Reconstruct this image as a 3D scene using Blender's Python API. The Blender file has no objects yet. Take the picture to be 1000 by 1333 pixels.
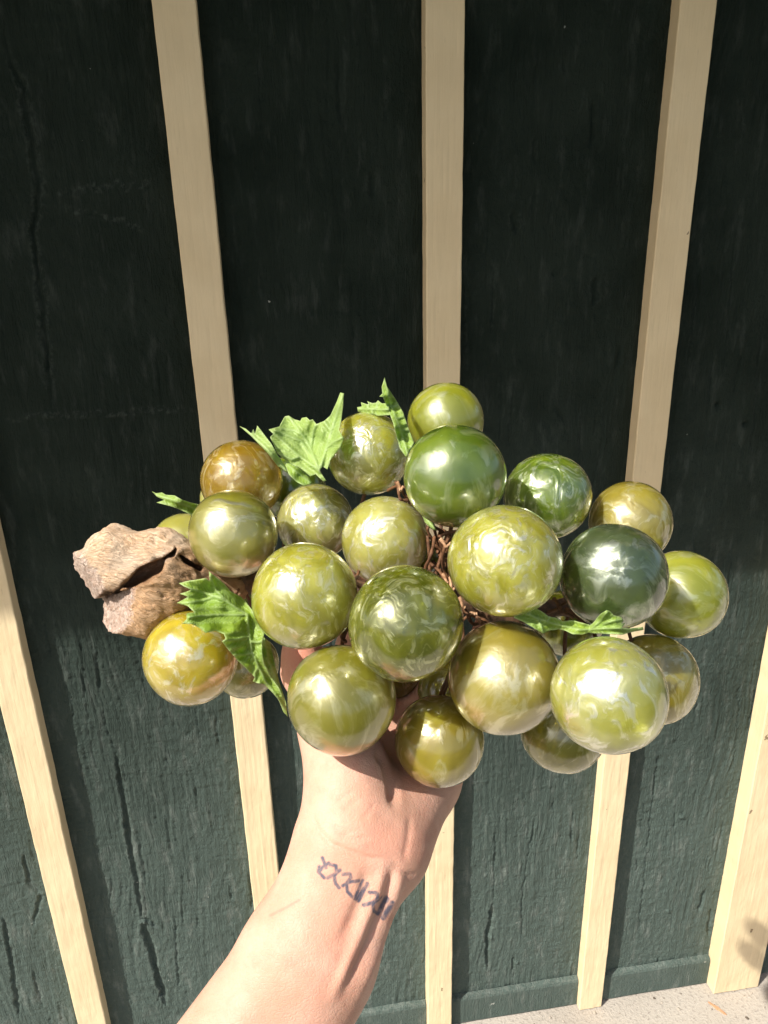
import bpy, bmesh, math, random
import numpy as np
from mathutils import Vector, Matrix, noise as mnoise
from mathutils.geometry import delaunay_2d_cdt

# ------------------------------------------------------------------ camera
scene = bpy.context.scene
C = scene.collection
FPX = 1000.0
YAW, PITCH, ROLL = math.radians(7.94), math.radians(21.31), math.radians(-1.39)
CAM = np.array([0.0, -1.004, 1.462])
fw = np.array([math.sin(YAW)*math.cos(PITCH), math.cos(YAW)*math.cos(PITCH), -math.sin(PITCH)])
rt0 = np.array([math.cos(YAW), -math.sin(YAW), 0.0])
up0 = np.cross(rt0, fw)
rt = rt0*math.cos(ROLL) + up0*math.sin(ROLL)
up = -rt0*math.sin(ROLL) + up0*math.cos(ROLL)
cam_data = bpy.data.cameras.new('camera')
cam = bpy.data.objects.new('camera', cam_data)
C.objects.link(cam)
cam.matrix_world = Matrix(((rt[0], up[0], -fw[0], CAM[0]), (rt[1], up[1], -fw[1], CAM[1]),
                           (rt[2], up[2], -fw[2], CAM[2]), (0, 0, 0, 1)))
cam_data.sensor_fit = 'VERTICAL'
cam_data.sensor_height = 36.0
cam_data.sensor_width = 27.0
cam_data.lens = 36.0*FPX/1333.0
cam_data.clip_start = 0.01
cam_data.clip_end = 500
scene.camera = cam

# ------------------------------------------------------------------ light
SUN_AZ, SUN_EL = math.radians(60.0), math.radians(48.5)     # azimuth to the left of the wall's normal
SUN = np.array([-math.sin(SUN_AZ)*math.cos(SUN_EL), -math.cos(SUN_AZ)*math.cos(SUN_EL), math.sin(SUN_EL)])
world = bpy.data.worlds.new('World')
scene.world = world
world.use_nodes = True
wn = world.node_tree
sky = wn.nodes.new('ShaderNodeTexSky')
sky.sky_type = 'NISHITA'
sky.sun_disc = False
sky.dust_density = 4.0
sky.ozone_density = 0.4
sky.sun_elevation = SUN_EL
sky.sun_rotation = math.atan2(SUN[0], SUN[1])
wn.nodes['Background'].inputs['Strength'].default_value = 0.105
wn.links.new(sky.outputs['Color'], wn.nodes['Background'].inputs['Color'])
sun_data = bpy.data.lights.new('sun', 'SUN')
sun_data.energy = 5.0
sun_data.angle = math.radians(0.53)
sun_data.color = (1.0, 0.955, 0.87)
sun = bpy.data.objects.new('sun', sun_data)
C.objects.link(sun)
sun.location = (-3, -3, 5)
sun.rotation_euler = Vector(SUN).to_track_quat('Z', 'Y').to_euler()
scene.view_settings.view_transform = 'Standard'
scene.view_settings.look = 'None'
scene.view_settings.exposure = 0.45
scene.view_settings.gamma = 1.0
scene.cycles.max_bounces = 10
scene.cycles.caustics_refractive = False
scene.cycles.caustics_reflective = False

rng = np.random.default_rng(7)
random.seed(7)

# ------------------------------------------------------------------ helpers
def at(px, py, z):
    return CAM + rt*((px-500)/FPX*z) + up*((666.5-py)/FPX*z) + fw*z

def on_wall(px, py, y=0.0):
    d = rt*((px-500)/FPX) + up*((666.5-py)/FPX) + fw
    t = (y-CAM[1])/d[1]
    return CAM + d*t

def cam2world(P):
    """camera-frame metres (right, up, forward) -> world"""
    P = np.asarray(P)
    return CAM + P[:, :1]*rt + P[:, 1:2]*up + P[:, 2:3]*fw

def to_px(W):
    d = np.asarray(W) - CAM
    z = d@fw
    return 500+FPX*(d@rt)/z, 666.5-FPX*(d@up)/z, z

def mesh_from(name, V, F, smooth=False):
    V = np.asarray(V, dtype=np.float32)
    me = bpy.data.meshes.new(name)
    if isinstance(F, np.ndarray):
        n = F.shape[1]
        me.vertices.add(len(V)); me.vertices.foreach_set('co', V.ravel())
        me.loops.add(F.size); me.loops.foreach_set('vertex_index', F.astype(np.int32).ravel())
        me.polygons.add(len(F))
        me.polygons.foreach_set('loop_start', np.arange(0, F.size, n, dtype=np.int32))
        me.polygons.foreach_set('loop_total', np.full(len(F), n, dtype=np.int32))
        me.update(calc_edges=True)
        me.validate()
    else:
        me.from_pydata([tuple(map(float, v)) for v in V], [], F)
        me.update()
    if smooth:
        me.polygons.foreach_set('use_smooth', np.ones(len(me.polygons), dtype=bool))
    return me

def link(name, me, mat=None, parent=None, loc=(0, 0, 0)):
    o = bpy.data.objects.new(name, me)
    C.objects.link(o)
    o.location = tuple(map(float, loc))
    if mat is not None:
        me.materials.append(mat)
    if parent is not None:
        o.parent = parent
    return o

def obj(name, V, F, mat, parent=None, smooth=False, base=(0, 0, 0)):
    """mesh from world-space vertices; base = world position of the parent chain"""
    me = mesh_from(name, np.asarray(V, dtype=float) - np.asarray(base, dtype=float), F, smooth)
    return link(name, me, mat, parent)

def thing(name, label, cat, loc, group=None):
    o = bpy.data.objects.new(name, None)
    C.objects.link(o)
    o.location = tuple(map(float, loc)); o.empty_display_size = 0.02
    o['label'] = label; o['category'] = cat
    if group: o['group'] = group
    return o

def set_attr(me, name, vals):
    a = me.attributes.new(name, 'FLOAT', 'POINT')
    a.data.foreach_set('value', np.asarray(vals, dtype=np.float32))

def box_mesh(x0, x1, y0, y1, z0, z1, bevel=0.0, segs=2):
    bm = bmesh.new()
    bmesh.ops.create_cube(bm, size=1.0)
    for v in bm.verts:
        v.co = Vector(((x0+x1)/2+v.co.x*(x1-x0), (y0+y1)/2+v.co.y*(y1-y0), (z0+z1)/2+v.co.z*(z1-z0)))
    if bevel:
        bmesh.ops.bevel(bm, geom=bm.edges[:], offset=bevel, segments=segs, affect='EDGES')
    me = bpy.data.meshes.new('box'); bm.to_mesh(me); bm.free()
    return me

# numpy value noise -------------------------------------------------
def vnoise(x, y, seed):
    g = np.random.default_rng(seed).random((257, 257)).astype(np.float32)
    xi = np.floor(x).astype(int); yi = np.floor(y).astype(int)
    fx = x-xi; fy = y-yi
    fx = fx*fx*(3-2*fx); fy = fy*fy*(3-2*fy)
    a, b = xi % 256, (xi+1) % 256
    c, d = yi % 256, (yi+1) % 256
    return (g[a, c]*(1-fx)+g[b, c]*fx)*(1-fy)+(g[a, d]*(1-fx)+g[b, d]*fx)*fy

def fbm(x, y, seed, octaves=4, gain=0.5):
    s = 0; amp = 1; tot = 0
    for i in range(octaves):
        s = s+amp*vnoise(x*2**i+13.7*i, y*2**i+5.3*i, seed+i); tot += amp; amp *= gain
    return s/tot

def seg_dist(X, Z, pts):
    """distance to a polyline and the parameter along it (0..1)"""
    best = np.full(X.shape, 9.0); par = np.zeros(X.shape); side = np.zeros(X.shape)
    n = len(pts)-1
    for i in range(n):
        ax, az = pts[i]; bx, bz = pts[i+1]
        dx, dz = bx-ax, bz-az
        h = np.clip(((X-ax)*dx+(Z-az)*dz)/(dx*dx+dz*dz+1e-12), 0, 1)
        ex = X-ax-h*dx; ez = Z-az-h*dz
        d = np.sqrt(ex**2+ez**2)
        m = d < best
        best = np.where(m, d, best); par = np.where(m, (i+h)/n, par)
        side = np.where(m, np.sign(ex*dz-ez*dx), side)
    return best, par, side

# node helper ---------------------------------------------------------
class NT:
    def __init__(self, name):
        self.m = bpy.data.materials.new(name); self.m.use_nodes = True
        self.t = self.m.node_tree
        self.p = self.t.nodes['Principled BSDF']
    def n(self, kind, **kw):
        nd = self.t.nodes.new('ShaderNode'+kind)
        for k, v in kw.items():
            setattr(nd, k, v)
        return nd
    def put(self, sock, v):
        if isinstance(v, bpy.types.NodeSocket):
            self.t.links.new(v, sock)
        elif v is not None:
            sock.default_value = v
    def math(self, op, a, b=None, c=None, clamp=False):
        nd = self.n('Math', operation=op); nd.use_clamp = clamp
        for i, v in enumerate((a, b, c)):
            if v is not None: self.put(nd.inputs[i], v)
        return nd.outputs[0]
    def vmath(self, op, a, b=None, scale=None):
        nd = self.n('VectorMath', operation=op)
        self.put(nd.inputs[0], a)
        if b is not None: self.put(nd.inputs[1], b)
        if scale is not None: self.put(nd.inputs['Scale'], scale)
        return nd.outputs['Value'] if op in ('LENGTH', 'DOT_PRODUCT', 'DISTANCE') else nd.outputs['Vector']
    def mix(self, fac, a, b, blend='MIX'):
        nd = self.n('Mix', data_type='RGBA', blend_type=blend)
        self.put(nd.inputs[0], fac); self.put(nd.inputs[6], a); self.put(nd.inputs[7], b)
        return nd.outputs[2]
    def ramp(self, fac, lo, hi, a=0.0, b=1.0):
        nd = self.n('MapRange'); nd.interpolation_type = 'SMOOTHSTEP'
        self.put(nd.inputs[0], fac)
        for i, v in zip((1, 2, 3, 4), (lo, hi, a, b)): self.put(nd.inputs[i], v)
        return nd.outputs[0]
    def noise(self, vec, scale, detail=3, rough=0.5, dist=0.0, out='Fac'):
        nd = self.n('TexNoise')
        self.put(nd.inputs['Vector'], vec); self.put(nd.inputs['Scale'], scale)
        self.put(nd.inputs['Detail'], detail); self.put(nd.inputs['Roughness'], rough); self.put(nd.inputs['Distortion'], dist)
        return nd.outputs[out]
    def mapping(self, vec, scale=(1, 1, 1), loc=(0, 0, 0), rot=(0, 0, 0)):
        nd = self.n('Mapping')
        self.put(nd.inputs[0], vec); nd.inputs['Scale'].default_value = scale
        nd.inputs['Location'].default_value = loc; nd.inputs['Rotation'].default_value = rot
        return nd.outputs[0]
    def coord(self, which='Object'):
        return self.n('TexCoord').outputs[which]
    def attr(self, name, out='Fac'):
        nd = self.n('Attribute'); nd.attribute_name = name
        return nd.outputs[out]
    def bump(self, h, strength=0.5, dist=0.001, normal=None):
        nd = self.n('Bump')
        nd.inputs['Strength'].default_value = strength; nd.inputs['Distance'].default_value = dist
        self.put(nd.inputs['Height'], h)
        if normal is not None: self.put(nd.inputs['Normal'], normal)
        return nd.outputs[0]
    def set(self, **kw):
        for k, v in kw.items():
            self.put(self.p.inputs[k.replace('_', ' ')], v)

def col(r, g, b): return (r, g, b, 1.0)

# ------------------------------------------------------------------ materials of the setting
def mat_board():
    m = NT('dark_green_paint')
    co = m.coord()
    st = m.mapping(co, scale=(1, 1, 0.25))
    a = m.noise(co, 9, 4)
    base = m.mix(m.ramp(a, .3, .7), col(.009, .017, .012), col(.019, .029, .022))
    # foot of the wall painted lighter, fading upwards, imitating sun below the eave's shade
    sep0 = m.n('SeparateXYZ'); m.put(sep0.inputs[0], co)
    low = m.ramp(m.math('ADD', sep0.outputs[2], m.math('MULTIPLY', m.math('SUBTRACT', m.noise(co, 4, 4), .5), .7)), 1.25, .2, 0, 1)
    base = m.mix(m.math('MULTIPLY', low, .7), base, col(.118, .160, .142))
    dust = m.math('MULTIPLY', m.ramp(m.noise(st, 60, 6, .65), .50, .74, 0, .5), m.math('MULTIPLY_ADD', low, .8, .2))  # dust streaks, stronger low down to add to the painted sunlit contrast
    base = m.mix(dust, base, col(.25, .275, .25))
    # tiny pale chips and droppings
    vo = m.n('TexVoronoi'); vo.feature = 'F1'
    m.put(vo.inputs['Vector'], m.vmath('ADD', co, m.vmath('SCALE', m.noise(co, 120, 2, out='Color'), scale=.012)))
    vo.inputs['Scale'].default_value = 46
    rare = m.n('SeparateColor'); m.put(rare.inputs[0], vo.outputs['Color'])
    chip = m.math('MULTIPLY', m.math('LESS_THAN', vo.outputs['Distance'], m.math('MULTIPLY', rare.outputs[1], .16)),
                  m.math('GREATER_THAN', rare.outputs[0], .90))
    base = m.mix(m.math('MULTIPLY', chip, .75), base, col(.45, .46, .42))
    base = m.mix(m.math('MULTIPLY', m.attr('lip'), m.ramp(m.noise(co, 140, 4, .7), .42, .62, 0, .7)), base, col(.15, .175, .155))
    # paint over rough-sawn grain: long fibres, crazed blisters, fine tooth
    warp = m.vmath('ADD', co, m.vmath('SCALE', m.noise(co, 22, 3, out='Color'), scale=.012))
    fibre = m.noise(m.mapping(warp, scale=(1, 1, .055)), 420, 5, .62)
    blister = m.noise(m.mapping(warp, scale=(1, 1, .6)), 210, 5, .65, .8)
    tooth = m.noise(co, 900, 3, .6)
    where = m.ramp(m.noise(m.mapping(co, scale=(1, 1, .4)), 16, 3), .38, .62)
    h = m.math('ADD', m.math('ADD', m.math('MULTIPLY', fibre, m.math('MULTIPLY_ADD', where, .9, .35)), m.math('MULTIPLY', blister, m.math('MULTIPLY_ADD', where, -.5, .95))), m.math('MULTIPLY', tooth, .22))
    m.set(Base_Color=base, Roughness=m.ramp(a, .2, .8, .55, .72), Normal=m.bump(h, 1.0, .0040), Specular_IOR_Level=.14)
    return m.m

def mat_cream(name='cream_paint', warm=0.0):
    m = NT(name)
    co = m.coord()
    rnd = m.n('ObjectInfo').outputs['Random']
    st = m.mapping(co, scale=(1, 1, .12))
    a = m.noise(co, 14, 4)
    base = m.mix(m.ramp(a, .3, .75), col(.80, .650, .415), col(.74, .59, .365))
    grime = m.ramp(m.noise(st, 90, 5, .65), .60, .80, 0, .30)
    base = m.mix(grime, base, col(.48, .36, .20))
    vo = m.n('TexVoronoi'); m.put(vo.inputs['Vector'], m.vmath('ADD', m.mapping(co, scale=(1, 1, .6)), m.vmath('SCALE', m.noise(co, 150, 2, out='Color'), scale=.01)))
    vo.inputs['Scale'].default_value = 38
    sep = m.n('SeparateColor'); m.put(sep.inputs[0], vo.outputs['Color'])
    nick = m.math('MULTIPLY', m.math('LESS_THAN', vo.outputs['Distance'], m.math('MULTIPLY', sep.outputs[1], .13)),
                  m.math('GREATER_THAN', sep.outputs[0], .74))
    base = m.mix(m.math('MULTIPLY', nick, .8), base, col(.16, .10, .05))
    base = m.mix(m.ramp(m.noise(st, 420, 3, .5), .70, .78, 0, .25), base, col(.35, .25, .14))
    h = m.math('ADD', m.noise(m.mapping(co, scale=(1, 1, .06), loc=(3, 1, 0)), 210, 4, .6, .8), m.math('MULTIPLY', m.noise(co, 60, 4), .5))
    h = m.math('SUBTRACT', h, m.math('MULTIPLY', nick, .8))
    m.set(Base_Color=base, Roughness=.5, Normal=m.bump(h, .35, .0014), Specular_IOR_Level=.35)
    return m.m

def mat_concrete():
    m = NT('pale_concrete')
    co = m.coord()
    a = m.noise(co, 5, 5); b = m.noise(co, 160, 5, .65); c = m.noise(co, 420, 3)
    base = m.mix(m.ramp(a, .3, .7), col(.36, .32, .275), col(.42, .38, .33))
    base = m.mix(m.ramp(b, .50, .72, 0, .75), base, col(.20, .175, .15))
    base = m.mix(m.ramp(c, .62, .72, 0, .6), base, col(.62, .59, .54))
    m.set(Base_Color=base, Roughness=.9, Normal=m.bump(b, .8, .003))
    return m.m

M_BOARD, M_CREAM, M_CONC = mat_board(), mat_cream(), mat_concrete()

# ------------------------------------------------------------------ ground
def mat_lawn():
    m = NT('dry_lawn')  # unseen lawn, put in dark to cut light bounced onto the wall
    co = m.coord()
    base = m.mix(m.ramp(m.noise(co, 1.5, 5), .35, .65), col(.050, .070, .022), col(.10, .095, .045))
    m.set(Base_Color=base, Roughness=.95, Normal=m.bump(m.noise(co, 60, 5), .8, .03))
    return m.m

def build_ground():
    V = [(-60, -60, -.006), (60, -60, -.006), (60, 60, -.006), (-60, 60, -.006)]
    o = obj('ground', V, [(0, 1, 2, 3)], mat_lawn())
    o['kind'] = 'structure'
    p = link('path', box_mesh(-8, 8, -2.0, .3, -.1, 0, .003), M_CONC)
    p['kind'] = 'structure'
build_ground()

# ------------------------------------------------------------------ wall
WALL_BASE = np.array([0.18, 0.0, 0.0])
wall = thing('board_wall', 'dark green board wall with cream battens behind the grape cluster', 'wall', WALL_BASE)
WALL_TOP = 2.10
BAT = [(-0.416, -0.370), (-0.099, -0.053), (0.197, 0.2425), (0.4975, 0.5435)]   # batten edges left to right
BAT_D = 0.0225
CORNER = (0.771, 0.868)
CENT = [-1.33, -1.025, -0.72] + [(a+b)/2 for a, b in BAT] + [0.815, 1.12, 1.425]

# cracks traced as lines on the boards (photo positions projected on the wall plane)
CRACKS = [  # points, width m, depth m, lip
    ([(127, 832), (130, 900), (138, 947), (151, 978)], .0018, .0018, .6),
    ([(151, 978), (161, 1035), (169, 1098), (179, 1150), (185, 1197)], .0030, .0045, 1.0),
    ([(185, 1197), (195, 1228), (208, 1280), (216, 1308)], .0042, .007, 1.0),
    ([(184, 1196), (196, 1200), (209, 1208)], .0024, .003, 1.0),
    ([(105, 850), (110, 900), (118, 960), (128, 1010)], .0014, .0014, .3),
    ([(228, 1185), (230, 1230), (234, 1290)], .0016, .002, .3),
    ([(112, 1030), (120, 1090), (130, 1150), (140, 1240)], .0012, .0012, .2),
    ([(31, 1108), (39, 1150), (52, 1165), (44, 1205)], .0028, .003, 1.0),
    ([(3, 1190), (14, 1245), (25, 1325)], .0024, .004, .5),
    ([(2, 40), (14, 80), (30, 112), (37, 170), (50, 240), (42, 300), (52, 380), (60, 450), (70, 530)], .0026, .003, .8),
    ([(0, 546), (60, 540), (130, 537), (255, 533)], .0010, .0006, 1.3),
    ([(62, 254), (110, 247), (205, 238)], .0010, .0008, 1.3),
    ([(80, 272), (140, 284), (190, 298)], .0010, .0008, 1.2),
    ([(104, 1012), (200, 1000), (300, 985)], .0009, .0003, .8),
    ([(150, 1192), (230, 1180), (320, 1168)], .0009, .0003, .8),
    ([(483, 222), (486, 238), (484, 256)], .0034, .003, .4),
    ([(337, 60), (340, 140), (339, 190)], .0010, .001, .2),
    ([(770, 130), (771, 160), (769, 190)], .0024, .003, .2),
    ([(669, 275), (671, 302)], .0030, .0035, .6),
    ([(778, 358), (774, 380), (772, 398)], .0026, .003, .5),
    ([(808, 452), (806, 474)], .0026, .003, .2),
    ([(722, 528), (730, 540), (738, 550)], .0022, .002, .3),
    ([(699, 1059), (694, 1085), (687, 1116), (683, 1140), (680, 1171), (678, 1235)], .0014, .0018, .4),
    ([(645, 1079), (644, 1120), (642, 1176)], .0015, .002, .3),
    ([(642, 1176), (636, 1217), (634, 1262)], .0032, .006, 1.0),
    ([(862, 969), (855, 1010), (848, 1052), (843, 1100), (839, 1139), (830, 1231)], .0013, .0018, .3),
    ([(933, 1070), (928, 1105), (922, 1139)], .0013, .0015, .3),
    ([(917, 1158), (910, 1187)], .0030, .004, .4),
    ([(925, 1183), (922, 1219)], .0030, .004, .4),
    ([(908, 905), (905, 930)], .0016, .002, .3),
    ([(668, 1245), (666, 1264)], .0022, .0025, .3),
    ([(930, 440), (925, 500), (921, 560)], .0014, .0015, .3),
    ([(955, 330), (948, 420), (940, 500)], .0013, .0012, .3),
    ([(990, 420), (985, 520), (975, 610)], .0014, .0014, .3),
    ([(905, 700), (902, 745), (900, 790)], .0016, .0016, .3),
    ([(965, 880), (960, 950), (955, 1000)], .0014, .0014, .3),
    ([(650, 140), (652, 200), (651, 250)], .0010, .001, .2),
    ([(716, 250), (714, 300)], .0012, .0012, .3),
]
def jag(p, amp, seed):
    """break a line into short uneven steps, as splits in old wood run"""
    r = np.random.default_rng(seed); out = []
    for (a, b) in zip(p[:-1], p[1:]):
        a, b = np.array(a), np.array(b)
        n = max(2, int(np.linalg.norm(b-a)/.009))
        for k in range(n):
            out.append(tuple(a+(b-a)*k/n+(r.normal(size=2)*np.array([amp, amp*1.6]) if k else 0)))
    return out+[tuple(p[-1])]
CR = [(jag([tuple(on_wall(x, y)[[0, 2]]) for x, y in p], .0011 if l < 2 else .0008, 40+i), w, d, l) for i, (p, w, d, l) in enumerate(CRACKS)]
KNOBS = [(887, 1063, .0042, .004), (869, 1186, .0035, .003), (638, 1220, .0045, .004), (52, 1163, .005, .003),
         (935, 527, .004, -.006), (970, 552, .004, -.006), (721, 355, .004, -.003), (186, 1200, .005, .004), (672, 1253, .004, .003)]
KN = [(on_wall(a, b)[0], on_wall(a, b)[2], r, h) for a, b, r, h in KNOBS]

def board(x0, x1, seed, detailed):
    g = .0012
    x0 += g; x1 -= g
    if detailed:
        xs = np.linspace(x0, x1, int((x1-x0)/.0019))
        zs = np.concatenate([np.arange(0.002, 1.02, .0021), np.arange(1.02, 1.76, .0034), [1.8, WALL_TOP]])
    else:
        xs = np.linspace(x0, x1, 26); zs = np.linspace(0.002, WALL_TOP, 120)
    X, Z = np.meshgrid(xs, zs, indexing='ij')
    wob = fbm(X*9, Z*4, seed+50, 3)
    # rough-sawn grain (vertical) in patches, small wrinkles elsewhere
    patch = np.clip((fbm(X*13, Z*5, seed, 3)-.42)*5, 0, 1)
    grain = fbm(X*260+wob*14, Z*11, seed+3, 4, .6)-.5
    wr = fbm(X*150+wob*6, Z*95, seed+9, 4, .62)-.5
    saw = vnoise(X*22, Z*330+wob*9, seed+21)-.5
    H = .0042*grain*(.15+.85*patch) + .0034*wr*(1-.4*patch) + .0007*saw
    H = H + .0030*(fbm(X*12, Z*3, seed+31, 2)-.5)
    lip = np.zeros(X.shape)
    if detailed:
        jx = X+.0035*(fbm(X*70, Z*70, seed+77, 3)-.5)+.002*(fbm(X*300, Z*300, seed+78, 2)-.5)
        jz = Z+.0035*(fbm(X*70, Z*70, seed+79, 3)-.5)
        cr = list(CR)
        r = np.random.default_rng(seed)
        for k in range(26):
            cx, cz = r.uniform(x0+.02, x1-.02), r.uniform(.08, 1.65)
            ln = r.uniform(.012, .11); dx = r.uniform(-.004, .004)
            cr.append(([(cx, cz), (cx+dx, cz-ln*.5), (cx+dx*.3, cz-ln)], r.uniform(.0008, .0018), r.uniform(.0008, .0024), r.uniform(0, .6)))
        for pts, w, dep, lp in cr:
            pa = np.array(pts)
            lo = pa.min(0)-.012; hi = pa.max(0)+.012
            if hi[0] < x0 or lo[0] > x1: continue
            msk = (X > lo[0]) & (X < hi[0]) & (Z > lo[1]) & (Z < hi[1])
            if not msk.any(): continue
            d, t, s = seg_dist(jx[msk], jz[msk], pts)
            fade = np.clip(np.minimum(t, 1-t)*6+.25, 0, 1)
            ww = 1.25*w*(.55+.9*fbm(jx[msk]*40, jz[msk]*40, seed+90, 2))*fade
            H[msk] -= dep*fade*np.exp(-(d/(ww+1e-5))**4)
            ridge = np.exp(-((d-ww*1.6)/(ww*.8+1e-4))**2)*fade
            H[msk] += .0007*lp*ridge*np.where(s > 0, 1, .5)
            lip[msk] = np.maximum(lip[msk], np.clip(ridge*lp*.35, 0, .55))
        for kx, kz, kr, kh in KN:
            dd = np.hypot(jx-kx, jz-kz)
            H += kh*np.exp(-(dd/kr)**4)
    # slightly eased long edges
    e = np.minimum(X-x0, x1-X)
    H -= .003*np.exp(-(e/.003)**2)
    nx, nz = X.shape
    V = np.stack([X.ravel(), -H.ravel(), Z.ravel()], 1)
    I = np.arange(nx*nz).reshape(nx, nz)
    F = np.stack([I[:-1, :-1], I[1:, :-1], I[1:, 1:], I[:-1, 1:]], -1).reshape(-1, 4)
    # sides and back
    B = np.array([(x0, .02, zs[0]), (x1, .02, zs[0]), (x1, .02, zs[-1]), (x0, .02, zs[-1])])
    nb = len(V)
    V = np.concatenate([V, B])
    F2 = np.array([(I[0, 0], I[0, -1], nb+3, nb), (I[-1, -1], I[-1, 0], nb+1, nb+2), (nb, nb+3, nb+2, nb+1),
                   (I[0, -1], I[-1, -1], nb+2, nb+3), (I[-1, 0], I[0, 0], nb, nb+1)])
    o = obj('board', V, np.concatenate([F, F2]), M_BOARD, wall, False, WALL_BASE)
    set_attr(o.data, 'lip', np.concatenate([lip.ravel(), np.zeros(4)]))
    return o

for i in range(len(CENT)-1):
    det = 2 <= i <= 7
    if CENT[i] > 1.0: det = False
    board(CENT[i], CENT[i+1], 100+i*17, det)

def batten(x0, x1, depth, seed, y0=-.0005, z0=.003, z1=WALL_TOP, name='batten', ny=None):
    """long painted strip with slightly wavering edges and dents"""
    zs = np.concatenate([np.arange(z0, 1.75, .006), [z1]])
    w = x1-x0
    prof = []          # cross-section, going round (x fraction offset, y)
    e = .0016
    nseg = max(8, int(w/.004))
    prof.append((x0, y0)); prof.append((x0, y0-depth*.5)); prof.append((x0, y0-depth+e)); prof.append((x0+e*.3, y0-depth+e*.3)); prof.append((x0+e, y0-depth))
    for k in range(1, nseg): prof.append((x0+e+(w-2*e)*k/nseg, y0-depth))
    prof.append((x1-e, y0-depth)); prof.append((x1-e*.3, y0-depth+e*.3)); prof.append((x1, y0-depth+e)); prof.append((x1, y0-depth*.5)); prof.append((x1, y0))
    P = np.array(prof); n = len(P)
    V = np.zeros((len(zs), n, 3))
    V[:, :, 0] = P[None, :, 0]; V[:, :, 1] = P[None, :, 1]; V[:, :, 2] = zs[:, None]
    zz = zs[:, None]*np.ones((1, n)); xx = V[:, :, 0]
    edgeL = (fbm(zs*40, zs*0+seed, seed, 4)-.5)*.0011
    edgeR = (fbm(zs*40, zs*0+seed+9, seed+4, 4)-.5)*.0011
    f = np.clip((xx-x0)/w, 0, 1)
    V[:, :, 0] += edgeL[:, None]*(1-f)+edgeR[:, None]*f
    front = (P[:, 1] < y0-depth*.6)[None, :]
    V[:, :, 1] += np.where(front, .0010*(fbm(xx*190, zz*16, seed+8, 4, .6)-.5)+.0009*(fbm(xx*50, zz*40, seed+3, 3)-.5), 0)
    nz = len(zs)
    I = np.arange(nz*n).reshape(nz, n)
    F = np.stack([I[:-1, :-1], I[:-1, 1:], I[1:, 1:], I[1:, :-1]], -1).reshape(-1, 4)
    F = [tuple(q) for q in F] + [tuple(I[0, ::-1]), tuple(I[-1, :])]
    o = obj(name, V.reshape(-1, 3), F, M_CREAM, wall, False, WALL_BASE)
    return o

for i, (a, b) in enumerate(BAT):
    batten(a, b, BAT_D, 300+i*11)
for i, c in enumerate((-1.33, -1.025, -0.72, 1.12, 1.425)):
    batten(c-.023, c+.023, BAT_D, 400+i*11)
batten(CORNER[0], CORNER[1], .034, 500, name='wide_trim_board')

# skirting boards along the foot of each panel, chamfered top
def skirting(x0, x1, seed, h=.072):
    n = 40
    xs = np.linspace(x0, x1, n)
    prof = [(-.001, .004), (-.0105, .004), (-.0105, h-.009), (-.0085, h-.004), (-.001, h)]
    V = []
    for i, x in enumerate(xs):
        wv = (fbm(np.array([x*30.]), np.array([seed*1.]), seed, 3)[0]-.5)
        for k, (y, z) in enumerate(prof):
            V.append((x, y-(.0012*wv if k in (1, 2, 3) else 0), z+(.003*wv if k >= 2 else 0)))
    F = []
    m = len(prof)
    for i in range(n-1):
        for k in range(m-1):
            a = i*m+k
            F.append((a, a+1, a+m+1, a+m))
    F += [tuple(range(m))[::-1], tuple(range((n-1)*m, n*m))]
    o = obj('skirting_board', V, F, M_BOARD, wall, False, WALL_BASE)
    set_attr(o.data, 'lip', [(1.0 if k % m in (3, 4) else .25 if k % m == 2 else 0) for k in range(len(V))])

edges = [(-1.33-.023, -1.33+.023), (-1.048, -1.002), (-.743, -.697)]+BAT+[CORNER, (1.097, 1.143), (1.402, 1.448)]
for i in range(len(edges)-1):
    skirting(edges[i][1]+.001, edges[i+1][0]-.001, 600+i)

# eave over the wall: its edge throws the shade on the upper boards
SHADE_Z = on_wall(500, 792)[2]
EAVE_H = 2.10
EAVE_O = (EAVE_H-SHADE_Z)*(-SUN[1])/SUN[2]
eave = thing('roof_eave', 'roof overhang above the dark green wall shading its upper boards', 'roof', (0.18, 0, EAVE_H))
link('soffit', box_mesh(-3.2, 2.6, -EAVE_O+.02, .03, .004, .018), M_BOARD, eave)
link('fascia', box_mesh(-3.2, 2.6, -EAVE_O, -EAVE_O+.019, .0, .16, .002), M_CREAM, eave)
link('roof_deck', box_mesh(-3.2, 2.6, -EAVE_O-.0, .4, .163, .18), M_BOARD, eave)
print('EAVE overhang', EAVE_O, 'shade z', SHADE_Z)

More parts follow.
